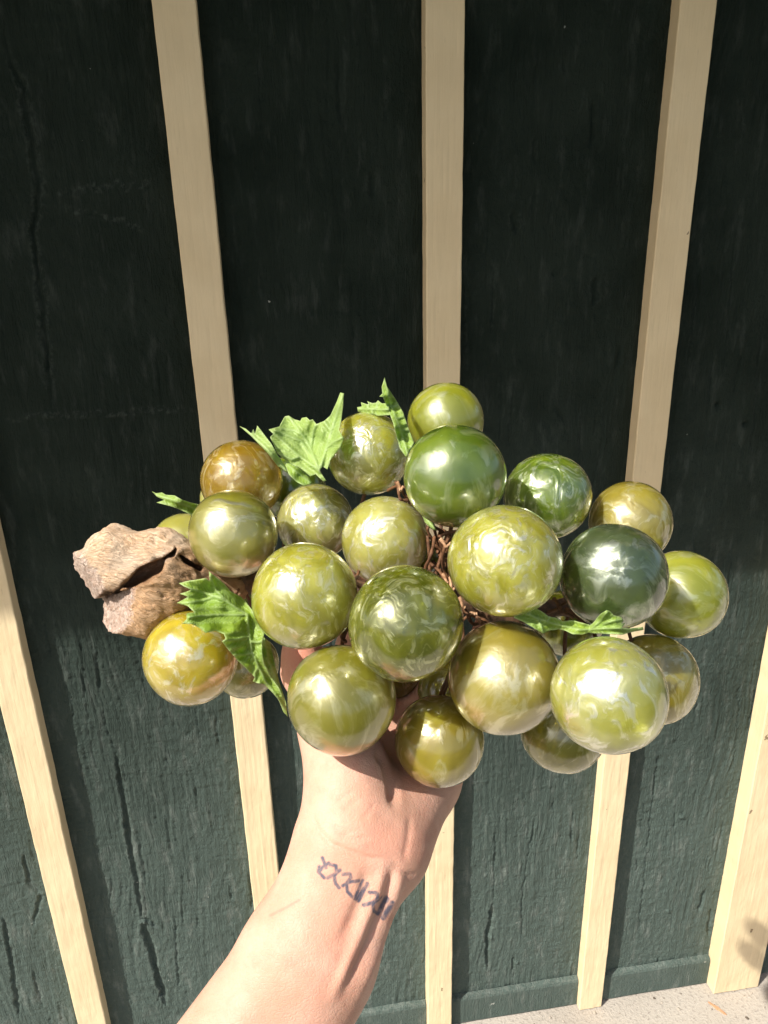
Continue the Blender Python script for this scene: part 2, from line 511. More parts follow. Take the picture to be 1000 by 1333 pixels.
# ------------------------------------------------------------------ implicit-surface mesher
def surface_nets(D, origin, h):
    """D: signed distance on a grid; returns vertices and quads of the zero surface"""
    nx, ny, nz = D.shape
    S = D < 0
    occ = np.zeros((nx-1, ny-1, nz-1), np.int8)
    for i in (0, 1):
        for j in (0, 1):
            for k in (0, 1):
                occ += S[i:nx-1+i, j:ny-1+j, k:nz-1+k]
    act = (occ > 0) & (occ < 8)
    idx = -np.ones(act.shape, np.int64)
    cells = np.argwhere(act)
    idx[act] = np.arange(len(cells))
    acc = np.zeros((len(cells), 3)); cnt = np.zeros(len(cells))
    cor = [(i, j, k) for i in (0, 1) for j in (0, 1) for k in (0, 1)]
    ci, cj, ck = cells.T
    val = {c: D[ci+c[0], cj+c[1], ck+c[2]] for c in cor}
    for a in cor:
        for ax in range(3):
            if a[ax]: continue
            b = list(a); b[ax] = 1; b = tuple(b)
            va, vb = val[a], val[b]
            m = (va < 0) != (vb < 0)
            t = np.where(m, va/np.where(m, va-vb, 1), 0)
            for q in range(3):
                acc[:, q] += np.where(m, a[q]+(t if q == ax else 0), 0)
            cnt += m
    V = (cells+acc/cnt[:, None])*h+np.asarray(origin)
    Fs = []
    for ax in range(3):
        u, v = (ax+1) % 3, (ax+2) % 3
        sl0 = [slice(None)]*3; sl1 = [slice(None)]*3
        sl0[ax] = slice(0, -1); sl1[ax] = slice(1, None)
        ch = S[tuple(sl0)] != S[tuple(sl1)]
        E = np.argwhere(ch)
        ok = (E[:, u] > 0) & (E[:, v] > 0) & (E[:, u] < D.shape[u]-1) & (E[:, v] < D.shape[v]-1)
        E = E[ok]
        def cell(du, dv):
            c = E.copy(); c[:, u] -= du; c[:, v] -= dv
            return idx[c[:, 0], c[:, 1], c[:, 2]]
        q = np.stack([cell(1, 1), cell(0, 1), cell(0, 0), cell(1, 0)], 1)
        flip = ~S[tuple(E.T)]
        q[flip] = q[flip][:, ::-1]
        Fs.append(q)
    return V, np.concatenate(Fs)

def laplacian(V, F, it=2, lam=.5):
    e = np.concatenate([F[:, [0, 1]], F[:, [1, 2]], F[:, [2, 3]], F[:, [3, 0]]])
    for _ in range(it):
        s = np.zeros_like(V); c = np.zeros(len(V))
        for a, b in ((0, 1), (1, 0)):
            for q in range(3):
                s[:, q] += np.bincount(e[:, a], V[e[:, b], q], len(V))
            c += np.bincount(e[:, a], minlength=len(V))
        V = V+lam*(s/np.maximum(c, 1)[:, None]-V)
    return V

def vnormals(V, F):
    n = np.cross(V[F[:, 2]]-V[F[:, 0]], V[F[:, 3]]-V[F[:, 1]])
    N = np.zeros_like(V)
    for k in range(4):
        for q in range(3):
            N[:, q] += np.bincount(F[:, k], n[:, q], len(V))
    return N/np.maximum(np.linalg.norm(N, axis=1), 1e-12)[:, None]

def cone(P, a, b, ra, rb):
    a = np.asarray(a, np.float32); b = np.asarray(b, np.float32)
    ba = b-a
    X, Y, Z = P
    h = np.clip(((X-a[0])*ba[0]+(Y-a[1])*ba[1]+(Z-a[2])*ba[2])/float(ba@ba), 0, 1)
    dx = X-a[0]-h*ba[0]; dy = Y-a[1]-h*ba[1]; dz = Z-a[2]-h*ba[2]
    return np.sqrt(dx*dx+dy*dy+dz*dz)-(ra+(rb-ra)*h)

def smin(a, b, k):
    h = np.maximum(k-np.abs(a-b), 0)/k
    return np.minimum(a, b)-h*h*k*.25

def smax(a, b, k): return -smin(-a, -b, k)

def cc(px, py, z):     # photo position + depth -> camera-frame metres
    return np.array([(px-500)/FPX*z, (666.5-py)/FPX*z, z])

# ------------------------------------------------------------------ hand and forearm (one continuous body)
def mat_skin():
    m = NT('skin')
    co = m.coord()
    a = m.noise(co, 38, 4, .55); b = m.noise(co, 130, 4, .6)
    base = m.mix(m.ramp(a, .3, .7), col(.565, .305, .215), col(.645, .380, .285))
    base = m.mix(m.ramp(b, .48, .75, 0, .4), base, col(.60, .275, .20))
    base = m.mix(m.math('MULTIPLY', m.attr('flush'), .75), base, col(.62, .24, .165))
    # a faint pink scratch and the blue-grey ink of the tattoo: distance to strokes in the wrist's own plane
    uv = m.n('UVMap'); uv.uv_map = 'wrist'
    jit = m.vmath('SCALE', m.vmath('SUBTRACT', m.noise(co, 900, 2, out='Color'), (.5, .5, .5)), scale=.9)
    P = m.vmath('ADD', uv.outputs[0], jit)
    P = m.vmath('MULTIPLY', P, (1, 1, 0))
    def dist(strokes):
        out = None
        for s in strokes:
            for (ax, ay), (bx, by) in zip(s[:-1], s[1:]):
                pa = m.vmath('SUBTRACT', P, (ax, ay, 0))
                ba = (bx-ax, by-ay, 0)
                h = m.math('MULTIPLY', m.vmath('DOT_PRODUCT', pa, ba), 1/(ba[0]**2+ba[1]**2), clamp=True)
                d = m.vmath('LENGTH', m.vmath('SUBTRACT', pa, m.vmath('SCALE', ba, scale=h)))
                out = d if out is None else m.math('MINIMUM', out, d)
        return out
    ink = m.ramp(dist(TATTOO), .9, 3.6, 1, 0)
    ink = m.math('MULTIPLY', ink, m.ramp(m.noise(co, 420, 3),   .3, .6, .6, .95))
    ink = m.math('MULTIPLY', ink, m.attr('palm_side'))
    scr = m.math('MULTIPLY', m.ramp(dist(SCRATCH), .4, 3.2, .55, 0), m.attr('palm_side'))
    base = m.mix(scr, base, col(.60, .20, .15))
    base = m.mix(m.math('MULTIPLY', ink, .96), base, col(.060, .075, .115))
    vo = m.n('TexVoronoi'); vo.feature = 'DISTANCE_TO_EDGE'; m.put(vo.inputs['Vector'], m.vmath('ADD', co, m.vmath('SCALE', m.noise(co, 160, 2, out='Color'), scale=.004))); vo.inputs['Scale'].default_value = 620
    h = m.math('ADD', m.ramp(vo.outputs['Distance'], 0, .16, 0, .55), m.math('ADD', m.noise(co, 300, 4, .6), m.math('MULTIPLY', m.noise(co, 70, 3), 1.6)))
    m.set(Base_Color=base, Roughness=m.ramp(b, .3, .7, .50, .62), Normal=m.bump(h, .26, .0009), Subsurface_Weight=.22,
          Subsurface_Radius=(1, .35, .2), Subsurface_Scale=.006, Specular_IOR_Level=.30)
    return m.m

def tz(cx, cy): return (390+cx/6.667, 1090+cy/6.667)
TATTOO = [[tz(*q) for q in s] for s in [
    [(198, 178), (222, 240), (228, 262)], [(252, 224), (205, 255), (168, 300)], [(170, 255), (165, 300), (215, 352)],
    [(262, 236), (315, 246), (322, 300), (302, 340), (312, 400), (344, 437)], [(352, 284), (318, 312), (244, 352)],
    [(378, 322), (436, 316), (446, 352), (408, 400), (416, 470), (456, 516)], [(516, 380), (450, 384), (376, 420)],
    [(552, 380), (482, 532)], [(592, 406), (520, 562)], [(562, 450), (500, 545)],
    [(608, 478), (660, 470), (668, 510), (626, 570), (636, 632), (692, 672)], [(712, 520), (640, 548), (560, 592)],
    [(764, 530), (692, 674)], [(796, 552), (720, 702)]]]
SCRATCH = [[(352, 1192), (372, 1182), (389, 1172)]]

def build_hand():
    h = .0013
    lo = np.array([-.165, -.345, .305]); hi = np.array([.085, -.020, .505])
    n = np.ceil((hi-lo)/h).astype(int)
    ax = [(lo[i]+h*np.arange(n[i])).astype(np.float32) for i in range(3)]
    P = (ax[0][:, None, None], ax[1][None, :, None], ax[2][None, None, :])
    d = None
    def add(a, b, ra, rb, k):
        nonlocal d
        s = cone(P, cc(*a), cc(*b), ra*1e-3, rb*1e-3)
        d = s if d is None else smin(d, s, k*1e-3)
    # forearm: two overlapping tapered columns (radius and ulna side)
    add((434, 1112, .372), (379, 1235, .362), 18.5, 21.5, 12)
    add((379, 1235, .362), (252, 1450, .345), 21.5, 30, 10)
    add((484, 1130, .374), (428, 1255, .364), 17.5, 19.5, 26)
    add((428, 1255, .364), (322, 1480, .345), 20, 25.5, 12)
    # palm: wrist to each knuckle
    W = [(440, 1085, .380), (468, 1092, .382), (494, 1096, .383), (508, 1100, .383)]
    K = [(448, 940, .457), (497, 932, .462), (545, 940, .458), (585, 958, .446)]
    for w, k_, rw in zip(W, K, (15, 15, 15, 14)):
        add(w, k_, rw, 11.5, 20)
    # thenar and hypothenar mounds
    add((459, 1062, .378), (452, 985, .392), 19, 18.5, 14)
    add((508, 1092, .382), (551, 1014, .420), 15.5, 17, 14)
    add((551, 1014, .420), (578, 960, .448), 17, 12, 12)
    # thumb: metacarpal, two phalanges
    add((450, 1010, .388), (425, 945, .402), 17, 13.2, 14)
    add((425, 945, .402), (396, 875, .414), 13, 10.6, 9)
    add((393, 875, .414), (396, 818, .416), 10.8, 8.6, 6)
    add((393, 850, .4135), (395, 825, .4135), 10.2, 8.8, 5)      # pad
    # fingers, cupped behind the bunch: each its own chain
    fingers = [
        [(448, 940, .457), (456, 842, .478), (468, 787, .474), (486, 748, .462)],
        [(497, 932, .462), (506, 827, .488), (518, 765, .484), (534, 722, .470)],
        [(545, 940, .458), (560, 846, .482), (572, 786, .480), (586, 745, .467)],
        [(585, 958, .446), (612, 884, .466), (622, 842, .467), (632, 808, .459)]]
    rad = [(10.6, 9.0, 8.2, 7.0), (10.8, 9.2, 8.3, 7.0), (10.4, 8.8, 8.0, 6.8), (9.4, 7.8, 7.0, 6.0)]
    for c, r in zip(fingers, rad):
        f = None
        for i in range(3):
            s = cone(P, cc(*c[i]), cc(*c[i+1]), r[i]*1e-3, r[i+1]*1e-3)
            f = s if f is None else smin(f, s, .003)
        d = smin(d, f, .006)
    V, F = surface_nets(d, lo, h)
    V = laplacian(V, F, 3, .5)
    N = vnormals(V, F)
    px = 500+FPX*V[:, 0]/V[:, 2]; py = 666.5-FPX*V[:, 1]/V[:, 2]
    front = np.clip(-N[:, 2]*2.2, 0, 1)
    disp = np.zeros(len(V))
    def line(pts, w, dep):
        nonlocal disp
        dd, t, s = seg_dist(px, py, pts)
        disp += 1.35*dep*1e-3*np.exp(-(dd/w)**2)*np.clip(np.minimum(t, 1-t)*5+.15, 0, 1)
    # wrist and palm creases
    line([(406, 1058), (414, 1082), (430, 1098), (452, 1108), (478, 1117), (508, 1120)], 3.2, -1.0)
    line([(398, 1066), (412, 1094), (432, 1110)], 2.5, -.3)
    line([(514, 1050), (511, 1020), (505, 995), (492, 975)], 7.5, -1.9)
    line([(440, 1086), (462, 1092), (482, 1090)], 2.4, -.45)
    line([(428, 1072), (450, 1084), (474, 1080)], 2.4, -.4)
    line([(446, 1060), (456, 1048), (466, 1042)], 2.4, -.35)
    line([(436, 1048), (448, 1036), (462, 1030)], 2.4, -.3)
    line([(470, 1068), (482, 1056), (488, 1044)], 2.6, -.3)
    line([(508, 1120), (530, 1138), (545, 1138)], 3.0, -.6)
    line([(534, 1060), (532, 1090), (526, 1120)], 4.0, -.5)
    # tendons of the inner wrist
    line([(500, 1125), (490, 1165), (464, 1225), (430, 1305)], 6.5, 1.2)
    line([(524, 1130), (514, 1170), (494, 1230), (462, 1310)], 7.0, 1.2)
    line([(512, 1130), (503, 1165), (480, 1222), (447, 1300)], 4.5, -1.0)
    line([(478, 1130), (470, 1170), (445, 1225)], 7.0, -.8)
    disp += .0006*front*(fbm(px/26, py/26, 5, 3)-.5)
    V = V+N*(disp*front)[:, None]
    flush = np.exp(-(((px-392)/26)**2+((py-845)/38)**2)) + .35*np.exp(-(((px-520)/60)**2+((py-1100)/26)**2)) + .25*np.exp(-(((px-455)/16)**2+((py-1230)/50)**2))
    Wd = cam2world(V)
    base = Wd[np.argmin(V[:, 1])]
    base = at(360, 1400, .345)
    t = thing('person', 'bare left forearm and open hand with wrist tattoo holding up the grapes', 'person', base)
    o = obj('body', Wd, F, mat_skin(), t, True, base)
    set_attr(o.data, 'palm_side', front)
    set_attr(o.data, 'flush', np.clip(flush, 0, 1))
    uvl = o.data.uv_layers.new(name='wrist')
    li = np.empty(len(o.data.loops), np.int32); o.data.loops.foreach_get('vertex_index', li)
    uvl.data.foreach_set('uv', np.stack([px[li], py[li]], 1).astype(np.float32).ravel())
    o['label'] = 'forearm, palm and fingers with blue-grey numeral tattoo on the inner wrist'
    return t
build_hand()

# ------------------------------------------------------------------ the grape cluster
CL_BASE = at(545, 900, .42)
cluster = thing('grape_cluster', 'big bunch of pearly green and amber plastic grapes on a driftwood stem', 'decoration', CL_BASE)

#  px, py, r(px), style, deep colour, pearl colour, label
G = {   # body colours (dark / light), pearl colour, share of clear transmission
 'clear':   dict(deep=(.40, .385, .018), mid=(.58, .57, .085), pearl=(.97, .97, .78), tr=.46),
 'pale':    dict(deep=(.36, .365, .035), mid=(.54, .545, .130), pearl=(.96, .97, .84), tr=.44),
 'lime':    dict(deep=(.32, .35, .012), mid=(.50, .52, .040), pearl=(.90, .95, .74), tr=.50),
 'amber':   dict(deep=(.34, .20, .005), mid=(.50, .34, .018), pearl=(.95, .86, .58), tr=.50),
 'yellow':  dict(deep=(.48, .36, .008), mid=(.66, .54, .035), pearl=(.97, .94, .76), tr=.40),
 'olive':   dict(deep=(.19, .18, .006), mid=(.34, .32, .022), pearl=(.82, .80, .54), tr=.35),
 'gold':    dict(deep=(.26, .20, .009), mid=(.42, .355, .038), pearl=(.86, .82, .56), tr=.35),
 'green':   dict(deep=(.105, .185, .005), mid=(.25, .36, .016), pearl=(.72, .80, .58), tr=.55),
 'dark':    dict(deep=(.045, .080, .010), mid=(.11, .165, .030), pearl=(.56, .62, .50), tr=.60),
 'moss':    dict(deep=(.13, .155, .003), mid=(.30, .33, .014), pearl=(.76, .80, .46), tr=.65),
 'silver':  dict(deep=(.42, .40, .055), mid=(.60, .585, .170), pearl=(.97, .97, .87), tr=.40),
}
GR = [  # px, py, r, colour, swirl amount, metal, roughness, swirl scale
 (315, 626, 53, 'amber', .55, .45, .30, 1.6),
 (304.5, 694, 57.5, 'olive', .9, .75, .34, .7),
 (240, 711, 43, 'silver', .4, .5, .35, .6),
 (302, 650, 41, 'silver', .5, .4, .35, 1.0),
 (381, 636, 43, 'green', .3, .2, .30, 1.0),
 (410, 679, 50, 'silver', .95, .6, .30, 1.7),
 (396, 776, 69, 'clear', .75, .5, .24, 2.4),
 (501.5, 704, 57.5, 'silver', .75, .5, .30, 1.5),
 (479, 591, 54, 'clear', .85, .55, .30, 2.6),
 (580.5, 548, 50, 'lime', .55, .5, .30, .9),
 (593, 620, 66.5, 'green', .50, .55, .28, .8),
 (657, 730, 74, 'clear', .85, .55, .26, 2.6),
 (528, 811, 75, 'moss', .65, .40, .24, 2.0),
 (445, 910, 71, 'olive', .55, .70, .30, .55),
 (656, 882, 73, 'gold', .60, .72, .30, .7),
 (712, 646, 56.5, 'green', .85, .5, .30, 2.2),
 (820, 680, 53, 'gold', .7, .55, .32, 1.2),
 (799, 750, 69.5, 'dark', .85, .75, .32, 1.0),
 (887, 774, 57.5, 'lime', .55, .5, .32, .9),
 (793, 905, 75, 'pale', .95, .62, .27, 1.5),
 (850, 884, 58, 'gold', .7, .5, .28, 1.3),
 (733, 950, 55, 'olive', .4, .35, .25, 1.2),
 (572, 964, 59, 'gold', .55, .45, .22, 1.2),
 (249, 856, 61.5, 'yellow', .75, .45, .24, 1.5),
 (320, 866, 43, 'olive', .5, .3, .25, 1.4),
 (332, 770, 40, 'green', .3, .2, .3, 1.0),
 (506, 868, 44, 'olive', .4, .3, .3, 1.2),  # hidden grape added to keep sun off the fingers behind
 (740, 812, 44, 'moss', .3, .2, .3, 1.2),  # added at the back to darken the gap against the wall
 (576, 745, 44, 'olive', .3, .2, .3, 1.2),  # added behind the middle gap to block the sunlit batten
 (586, 902, 42, 'olive', .3, .2, .3, 1.2),  # added lower down, also shuts out the lit batten
]
LABELS = {0: 'orange-amber grape under the leaf', 1: 'satin olive grape in front of the amber one', 9: 'lime grape at the very top of the bunch',
          10: 'smooth green grape', 12: 'dark mossy translucent grape at the middle', 15: 'green swirled grape',
          17: 'dark grey-green grape', 18: 'lime grape with a pointed tip', 23: 'amber-yellow grape beside the driftwood'}

def mat_grape(i, cname, swirl, metal, rough, sc):
    c = G[cname]
    m = NT('lucite_'+cname)
    r = random.Random(i*7+3)
    co = m.mapping(m.coord(), loc=(r.uniform(-9, 9), r.uniform(-9, 9), r.uniform(-9, 9)),
                   rot=(r.uniform(0, 6), r.uniform(0, 6), r.uniform(0, 6)), scale=(1, 1, r.uniform(.45, .8)))
    w1 = m.vmath('SUBTRACT', m.noise(co, .8*sc, 1.5, out='Color'), (.5, .5, .5))
    v1 = m.vmath('ADD', co, m.vmath('SCALE', w1, scale=1.7/max(.8, sc*.7)))
    w2 = m.vmath('SUBTRACT', m.noise(v1, 2.6*sc, 2, out='Color'), (.5, .5, .5))
    v2 = m.vmath('ADD', v1, m.vmath('SCALE', w2, scale=.35/sc))
    fib = m.noise(m.mapping(v2, scale=(1, 1, .34)), 3.6*sc, 5, .58)
    wisp = m.ramp(fib, .50, .66)                       # silky streaks
    cl = m.noise(v1, .95*sc, 2)
    cloud = m.ramp(cl, .36, .64)
    pearl = m.math('MULTIPLY', m.math('ADD', m.math('MULTIPLY', wisp, m.math('MULTIPLY_ADD', cloud, .55, .45)), m.math('MULTIPLY', cloud, .38), clamp=True), swirl)
    body = m.mix(m.ramp(m.noise(v1, 1.0*sc, 2), .30, .70), col(*c['deep']), col(*c['mid']))
    body = m.mix(m.math('MULTIPLY', wisp, m.math('MULTIPLY_ADD', cloud, .34, .26 if sc > 1.4 else .06)), body, col(*c['pearl']))
    nor = m.bump(m.math('ADD', cl, m.math('MULTIPLY', fib, .16/sc)), 1.0, .0036*min(1, swirl+.05)/max(1.0, sc*.55))
    # scuffs and dust on the clear outer skin
    sc1 = m.noise(m.mapping(m.coord(), scale=(1, 1, .3), rot=(r.uniform(0, 6), 1, 0)), 40, 4, .7)
    crough = m.ramp(sc1, .48, .78, .012, .10)
    fin = m.bump(m.noise(m.coord(), 2.2, 2), 1.0, .0008)
    # translucent body under a clear skin
    m.set(Base_Color=body, Roughness=.16, Subsurface_Weight=.85, Subsurface_Radius=(1.0, .9, .25), Subsurface_Scale=.018,
          Transmission_Weight=c['tr'], IOR=1.49, Specular_IOR_Level=.5, Coat_Weight=1.0, Coat_Roughness=crough, Coat_IOR=1.49, Coat_Normal=fin)
    # pearl flakes lying in silky sheets just below it
    q = m.n('BsdfPrincipled')
    for k, v in dict(Base_Color=col(*c['pearl']), Metallic=1.0, Roughness=rough+.08, Normal=nor, Coat_Weight=1.0,
                     Coat_Roughness=crough, Coat_IOR=1.49, Coat_Normal=fin).items():
        m.put(q.inputs[k.replace('_', ' ')], v)
    mx = m.n('MixShader')
    m.put(mx.inputs[0], m.math('MULTIPLY_ADD', pearl, min(1.0, metal*1.15), metal*.10, clamp=True))
    m.t.links.new(m.p.outputs[0], mx.inputs[1]); m.t.links.new(q.outputs[0], mx.inputs[2])
    m.t.links.new(mx.outputs[0], m.t.nodes['Material Output'].inputs[0])
    return m.m

ZFIX = {22: .386, 28: .440, 29: .430}
def ball_z(r): return .345+(75-r)*.0040
balls = []
for i, (px, py, r, cn, sw, me_, ro, sc) in enumerate(GR):
    z = ZFIX.get(i, ball_z(r))
    balls.append([px, py, r, z, r*z/FPX])
# settle depths until no two grapes run into each other (each keeps its size seen from the front)
for it in range(400):
    worst = 0
    for i in range(len(balls)):
        for j in range(i):
            a, b = balls[i], balls[j]
            pa, pb = cc(a[0], a[1], a[3]), cc(b[0], b[1], b[3])
            ov = a[4]+b[4]-np.linalg.norm(pa-pb)
            if ov > .0004:
                worst = max(worst, ov)
                s = 1 if a[3] >= b[3] else -1
                step = min(ov*.25, .002)
                a[3] += s*step; b[3] -= s*step*.6
                a[4] = a[2]*a[3]/FPX; b[4] = b[2]*b[3]/FPX
    if worst == 0: break
print([(i, round(b[3],4), round(b[4],4)) for i,b in enumerate(balls)]); print('ball overlap left', worst, 'z range', min(b[3] for b in balls), max(b[3] for b in balls), 'R', min(b[4] for b in balls), max(b[4] for b in balls))

core = at(560, 790, .425)
axisA, axisB = at(300, 765, .425), at(800, 790, .42)
bm = bmesh.new(); bmesh.ops.create_icosphere(bm, subdivisions=5, radius=1.0)
bm.verts.ensure_lookup_table()
SPH = np.array([v.co[:] for v in bm.verts]); SPF = np.array([[l.index for l in f.verts] for f in bm.faces]); bm.free()

def branch_point(p):
    d = axisB-axisA
    h = np.clip(((p-axisA)@d)/(d@d), 0.02, .98)
    return axisA+d*h

GP = []
for i, b in enumerate(balls):
    p = cam2world([cc(b[0], b[1], b[3])])[0]
    R = b[4]
    out = p-branch_point(p); out /= np.linalg.norm(out)
    if i == 18: out = at(945, 767, b[3]+.004)-p; out /= np.linalg.norm(out)
    if i == 15: out = at(668, 596, b[3]-.004)-p; out /= np.linalg.norm(out)
    rr = np.random.default_rng(900+i)
    S = SPH.copy()
    # moulded balls are never quite round; a small pip marks the end away from the stem
    ang = np.arccos(np.clip(S@out, -1, 1))
    lobes = sum(a*np.cos(S@(k*rr.normal(size=3))+rr.uniform(0, 6)) for k, a in ((1.6, .012), (2.6, .006)))
    pip = .045*np.exp(-(ang/.075)**2) if i in (18, 15, 21, 24, 3) else .012*np.exp(-(ang/.09)**2)
    rad = 1+lobes+pip
    me = mesh_from('grape', S*rad[:, None], SPF, True)
    g = link('grape', me, mat_grape(i, *GR[i][3:8]), cluster, p-CL_BASE)
    g.scale = (R, R, R)
    if i in LABELS: g['label'] = LABELS[i]
    GP.append((p, R))

# ------------------------------------------------------------------ driftwood stem
def mat_drift():
    m = NT('driftwood')
    co = m.coord()
    al = m.attr('along'); en = m.attr('end_grain'); hol = m.attr('hollow')
    st = m.n('CombineXYZ'); m.put(st.inputs[0], m.math('MULTIPLY', al, 9.0)); m.put(st.inputs[1], m.math('MULTIPLY', m.attr('round'), 60.0)); m.put(st.inputs[2], m.math('MULTIPLY', m.attr('rad'), 120.0))
    g = m.noise(st.outputs[0], 2.2, 6, .65, 1.2)
    base = m.mix(m.ramp(g, .30, .68), col(.52, .325, .185), col(.80, .60, .42))
    base = m.mix(m.ramp(m.noise(co, 60, 4), .45, .7, 0, .6), base, col(.76, .63, .49))
    rough_end = m.noise(co, 420, 5, .7)
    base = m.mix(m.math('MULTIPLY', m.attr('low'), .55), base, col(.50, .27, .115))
    base = m.mix(en, base, m.mix(m.ramp(rough_end, .36, .62), col(.50, .34, .27), col(.80, .65, .56)))
    base = m.mix(m.ramp(m.noise(st.outputs[0], 5.0, 4, .65), .60, .72, 0, .85), base, col(.13, .065, .03))
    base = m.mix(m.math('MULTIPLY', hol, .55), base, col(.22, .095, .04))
    h = m.math('ADD', m.math('MULTIPLY', g, 1.2), m.math('MULTIPLY', rough_end, m.math('MULTIPLY_ADD', en, 1.2, .25)))
    m.set(Base_Color=base, Roughness=.85, Normal=m.bump(h, 1.0, .0022), Specular_IOR_Level=.2)
    return m.m

def laplow(v): return v

def build_driftwood():
    Z0 = .405
    h = .0007
    lo = cc(85, 840, Z0)-np.array([.004, .004, .045]); hi = cc(330, 680, Z0)+np.array([.004, .004, .050])
    n = np.ceil((hi-lo)/h).astype(int)
    g = [(lo[i]+h*np.arange(n[i])).astype(np.float32) for i in range(3)]
    X, Y, Z = np.meshgrid(*g, indexing='ij')
    pxg = 500+FPX*X/Z; pyg = 666.5-FPX*Y/Z
    # warp the domain so that nothing is straight
    nz1 = (fbm(X*90, Y*90+Z*70, 41, 3)-.5).astype(np.float32)
    nz2 = (fbm(Y*90+3, Z*90+X*40, 45, 3)-.5).astype(np.float32)
    P = (X+.0035*nz1, Y+.0035*nz2, Z+.0035*nz1)
    rn = (.0030*(fbm(Y*420+Z*60, Z*420-X*80, 71, 4, .6)-.5)).astype(np.float32)
    def plane(nrm, pt):
        nrm = np.array(nrm)/np.linalg.norm(nrm)
        return ((X-pt[0])*nrm[0]+(Y-pt[1])*nrm[1]+(Z-pt[2])*nrm[2]).astype(np.float32)
    ridg = (fbm((X*1.0)*24+nz1*2, (Y*230+Z*190)+nz2*5, 61, 4, .6)-.5).astype(np.float32)
    # one gnarled body: a beaked upper shoulder and a swollen lower lip round a cracked hollow
    d = cone(P, cc(150, 750, Z0+.004), cc(212, 748, Z0+.006), .0190, .0200)
    d = smin(d, cone(P, cc(212, 748, Z0+.006), cc(262, 748, Z0+.015), .0195, .0120), .008)
    d = smin(d, cone(P, cc(92, 742, Z0+.003), cc(152, 722, Z0+.003), .0078, .0135), .005)
    d = smin(d, cone(P, cc(152, 722, Z0+.003), cc(205, 718, Z0+.004), .0135, .0120), .005)
    d = smin(d, cone(P, cc(142, 798, Z0-.002), cc(192, 797, Z0-.002), .0110, .0120), .006)
    d = smin(d, cone(P, cc(192, 797, Z0-.002), cc(228, 768, Z0+.004), .0120, .0115), .006)
    d = smin(d, cone(P, cc(250, 748, Z0+.012), cc(305, 762, Z0+.020), .0120, .0085), .008)
    d = d+.0030*ridg+.0045*(fbm(X*75+9, Y*75+Z*60, 91, 2)-.5).astype(np.float32)
    endA = plane((-.72, -.40, -.56), cc(127, 757, Z0-.012))+rn
    endB = plane((-.72, .14, -.68), cc(168, 800, Z0-.0145))+rn
    seam = 777-(pxg-133)*.30
    endp = np.where(pyg > seam, endB, endA).astype(np.float32)
    d = smax(d, endp, .0012)
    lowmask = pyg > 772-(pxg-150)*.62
    d = d+.0016*(fbm(X*330, Y*330+Z*280, 66, 4, .6)-.5).astype(np.float32)
    # hollow and crack between the limbs
    hol = None
    def carve(path, f0, f1):
        nonlocal hol
        for (x0_, y0_, r0_), (x1_, y1_, r1_) in zip(path[:-1], path[1:]):
            k = max(1, int(math.hypot(x1_-x0_, y1_-y0_)/(2.5)))
            for t in np.arange(k)/k:
                q = cone(P, cc(x0_+(x1_-x0_)*t, y0_+(y1_-y0_)*t, Z0+f0), cc(x0_+(x1_-x0_)*t+1, y0_+(y1_-y0_)*t-1, Z0+f1), r0_+(r1_-r0_)*t, (r0_+(r1_-r0_)*t)*.8)
                hol = q if hol is None else np.minimum(hol, q)
    carve([(163, 764, .0012), (170, 760, .0026), (178, 753, .0036), (188, 747, .0046), (199, 741, .0044), (207, 733, .0028), (211, 727, .0016)], -.026, -.002)      # oval hollow
    carve([(211, 727, .0014), (216, 723, .0012), (222, 722, .0016), (229, 713, .0008)], -.022, .004)
    carve([(131, 778, .0012), (138, 774, .0022), (143, 772, .0010), (152, 771, .0008), (158, 768, .0009), (164, 763, .0012)], -.022, .006)                          # crack to the broken end
    carve([(232, 724, .0008), (240, 731, .0016), (250, 735, .0018), (262, 742, .0014)], -.022, .010)
    hol = hol+.0016*(fbm(X*300, Y*300+Z*260, 83, 3)-.5).astype(np.float32)
    d = smax(d, -hol, .0012)
    V, F = surface_nets(d, lo, h)
    V = laplacian(V, F, 1, .4)
    px = 500+FPX*V[:, 0]/V[:, 2]; py = 666.5-FPX*V[:, 1]/V[:, 2]
    def smp(A):
        ii = np.clip(np.round((V-lo)/h).astype(int), 0, n-1)
        return A[ii[:, 0], ii[:, 1], ii[:, 2]]
    en = np.clip(1-np.abs(smp(endp))/.0016, 0, 1)
    ho = np.clip(1-np.abs(smp(hol))/.0014, 0, 1)
    a, b = cc(128, 755, Z0), cc(290, 755, Z0+.015)
    ba = (b-a)/np.linalg.norm(b-a)
    al = (V-a)@ba
    q = V-a-al[:, None]*ba
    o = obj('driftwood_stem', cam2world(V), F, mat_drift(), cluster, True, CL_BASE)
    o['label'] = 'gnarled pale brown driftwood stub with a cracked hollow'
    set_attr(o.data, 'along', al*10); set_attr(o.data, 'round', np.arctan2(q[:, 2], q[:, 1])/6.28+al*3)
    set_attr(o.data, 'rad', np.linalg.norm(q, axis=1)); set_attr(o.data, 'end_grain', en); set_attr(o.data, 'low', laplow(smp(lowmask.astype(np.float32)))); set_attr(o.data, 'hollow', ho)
build_driftwood()

# ------------------------------------------------------------------ wires, inner twig and curls
def mat_wire(name, c1, c2):
    m = NT(name)
    co = m.coord()
    base = m.mix(m.ramp(m.noise(co, 260, 4, .6), .35, .65), col(*c1), col(*c2))
    m.set(Base_Color=base, Roughness=.7, Normal=m.bump(m.noise(co, 700, 3), .5, .001))
    return m.m
M_WIRE = mat_wire('brown_paper_wire', (.075, .030, .011), (.17, .075, .030))
M_RAFFIA = mat_wire('tan_raffia', (.30, .15, .07), (.50, .30, .17))
M_INNER = mat_wire('dark_twig', (.045, .022, .010), (.12, .06, .028))

